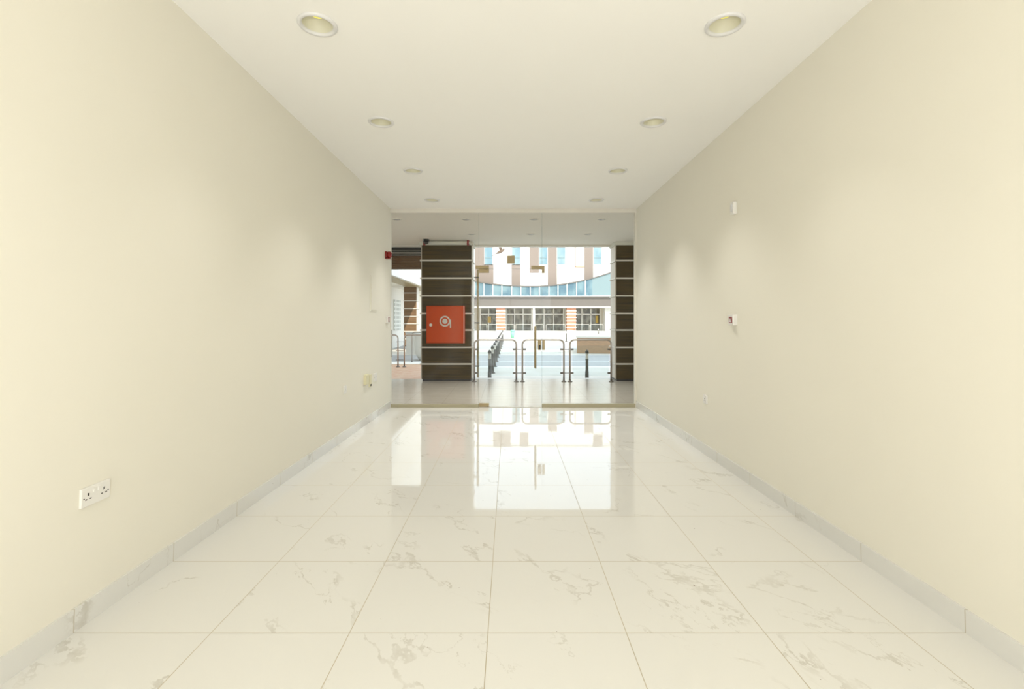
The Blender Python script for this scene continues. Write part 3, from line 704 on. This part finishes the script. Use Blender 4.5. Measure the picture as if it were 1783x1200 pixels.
bx('shop_wall', (X0, X1, 2.0, 3.0, -0.3, fz(536)), 'mass', ob)
GB = -0.10
# ground-floor shop windows
for a, b in ((835,864),(881,927),(932,984),(1001,1050),(1066,1110),(780,812)):
    f = bx('shop_window', (fx(a), fx(b), 1.9, 2.0, GB, fz(537)), 'dark', ob)
    n_ = max(2, int((b-a)/14))
    bm = bmesh.new()
    for k in range(n_+1): x = fx(a)+(fx(b)-fx(a))*k/n_; box(bm, x-0.05, x+0.05, 1.85, 1.9, GB, fz(537))
    box(bm, fx(a), fx(b), 1.85, 1.9, fz(546.5), fz(548)); obj('window_frame', bm, 'facade', f)
bx('ochre_poster', (fx(1042), fx(1046.5), 1.8, 1.85, fz(563), fz(550)), 'yellow', ob)
bx('lit_poster', (fx(848), fx(854), 1.8, 1.85, fz(562), fz(551)), 'yellow', ob)
def opp_column(a, b):
    bm = bmesh.new(); bnd = [fz(536)]
    while bnd[-1]-0.39 > GB: bnd.append(bnd[-1]-0.39)
    bnd.append(GB)
    for i in range(len(bnd)-1): box(bm, fx(a), fx(b), -1.2, 0.0, bnd[i+1]+0.03, bnd[i]-0.03)
    c = obj('street_column', bm, 'clad_sun', ob); bm = bmesh.new()
    for z in bnd[1:-1]: box(bm, fx(a)-0.03, fx(b)+0.03, -1.25, 0.0, z-0.05, z+0.05)
    obj('column_bands', bm, 'facade', c)
for a in (864.5, 985, 1105, 744): opp_column(a, a+15.5)
bx('slim_post', (fx(927), fx(930.5), -1.2, -0.9, GB, fz(536)), 'facade', ob)
bx('end_pier', (fx(1050.5), fx(1062), -1.0, 0.0, GB, fz(536)), 'pale', ob)
# far railings in front of it
fr0 = None
names = ['left of the green bin', 'behind the bollard row', 'right of the slim white post', 'beside the orange column', 'at the far right']
def far_rail(x0, x1, lb): return rail_frame(x0, x1, 54.2, lb, zt=0.80, zb=GB, glass=False, group='railings in front of the building opposite')
def R54(px): return (px-VX)/F*54.2
for (a, b, lb) in ((834,847.5,'left end'),(850,864.5,'before the first shop window'),(881,895,'behind the mint green bin'),(898,925,'left of the slim white post'),
                   (932,946,'right of the slim white post'),(951,984,'left of the second orange column'),(1002,1026,'right of the second orange column'),(1028,1050,'before the pale pier')):
    rr_ = far_rail(R54(a), R54(b), 'pale railing across the street, '+lb)
    for ch_ in rr_.children: ch_.data.materials.clear(); ch_.data.materials.append(M['strip'])
    bx('glass_panel', (0.05, R54(b)-R54(a)-0.05, -0.01, 0.01, 0.1, 0.72), 'railglass', rr_)
struct(bx('far_kerb', (-30, 30, 52.4, 52.95, -0.4, -0.06), 'facade'), 'white kerb of the pavement opposite', 'kerb')

# ---------------------------------------------------------------- bird in flight
bd = W(870, 439, 26); br = empty('bird', bd,  'brown bird flying in front of the building opposite, wings raised', 'bird')
bm = bmesh.new(); bmesh.ops.create_uvsphere(bm, u_segments=16, v_segments=12, radius=1)
for v in bm.verts:
    t = v.co.x; k = 1.0-0.55*max(0, -t)-0.25*max(0, t-0.5)
    v.co = Vector((t*0.15, v.co.y*0.045*k, v.co.z*0.05*k))
s2 = bmesh.ops.create_uvsphere(bm, u_segments=12, v_segments=8, radius=0.032)['verts']; bmesh.ops.translate(bm, verts=s2, vec=(0.16,0,0.02))
bmesh.ops.rotate(bm, verts=bm.verts, cent=(0,0,0), matrix=Matrix.Rotation(-0.45, 3, 'Y'))
obj('body', bm, 'bird', br, True)
for sg in (-1, 1):
    bm = bmesh.new(); prof = [(0.06,0.0,0.0,0.11),(0.03,0.05,0.11,0.10),(0.0,0.09,0.20,0.055),(-0.01,0.11,0.26,0.01)]
    rows = []
    for x, y, z, c in prof: rows.append([bm.verts.new(q) for q in ((x+c/2, sg*y, z+0.004),(x-c/2, sg*y, z+0.004),(x-c/2, sg*y, z-0.004),(x+c/2, sg*y, z-0.004))])
    for a_, b_ in zip(rows, rows[1:]):
        for i in range(4): bm.faces.new((a_[i], a_[(i+1)%4], b_[(i+1)%4], b_[i]))
    bm.faces.new(rows[0]); bm.faces.new(rows[-1]); obj('wing', bm, 'bird', br)
bm = bmesh.new(); vs = [(-0.11,-0.02,-0.05),(-0.11,0.02,-0.05),(-0.25,0.05,-0.13),(-0.25,-0.05,-0.13)]
a_ = [bm.verts.new(v) for v in vs]; b_ = [bm.verts.new((v[0], v[1], v[2]+0.01)) for v in vs]
bm.faces.new(a_); bm.faces.new(b_)
for i in range(4): bm.faces.new((a_[i], a_[(i+1)%4], b_[(i+1)%4], b_[i]))
obj('tail', bm, 'bird', br)

br.scale = (1.7, 1.7, 1.7)
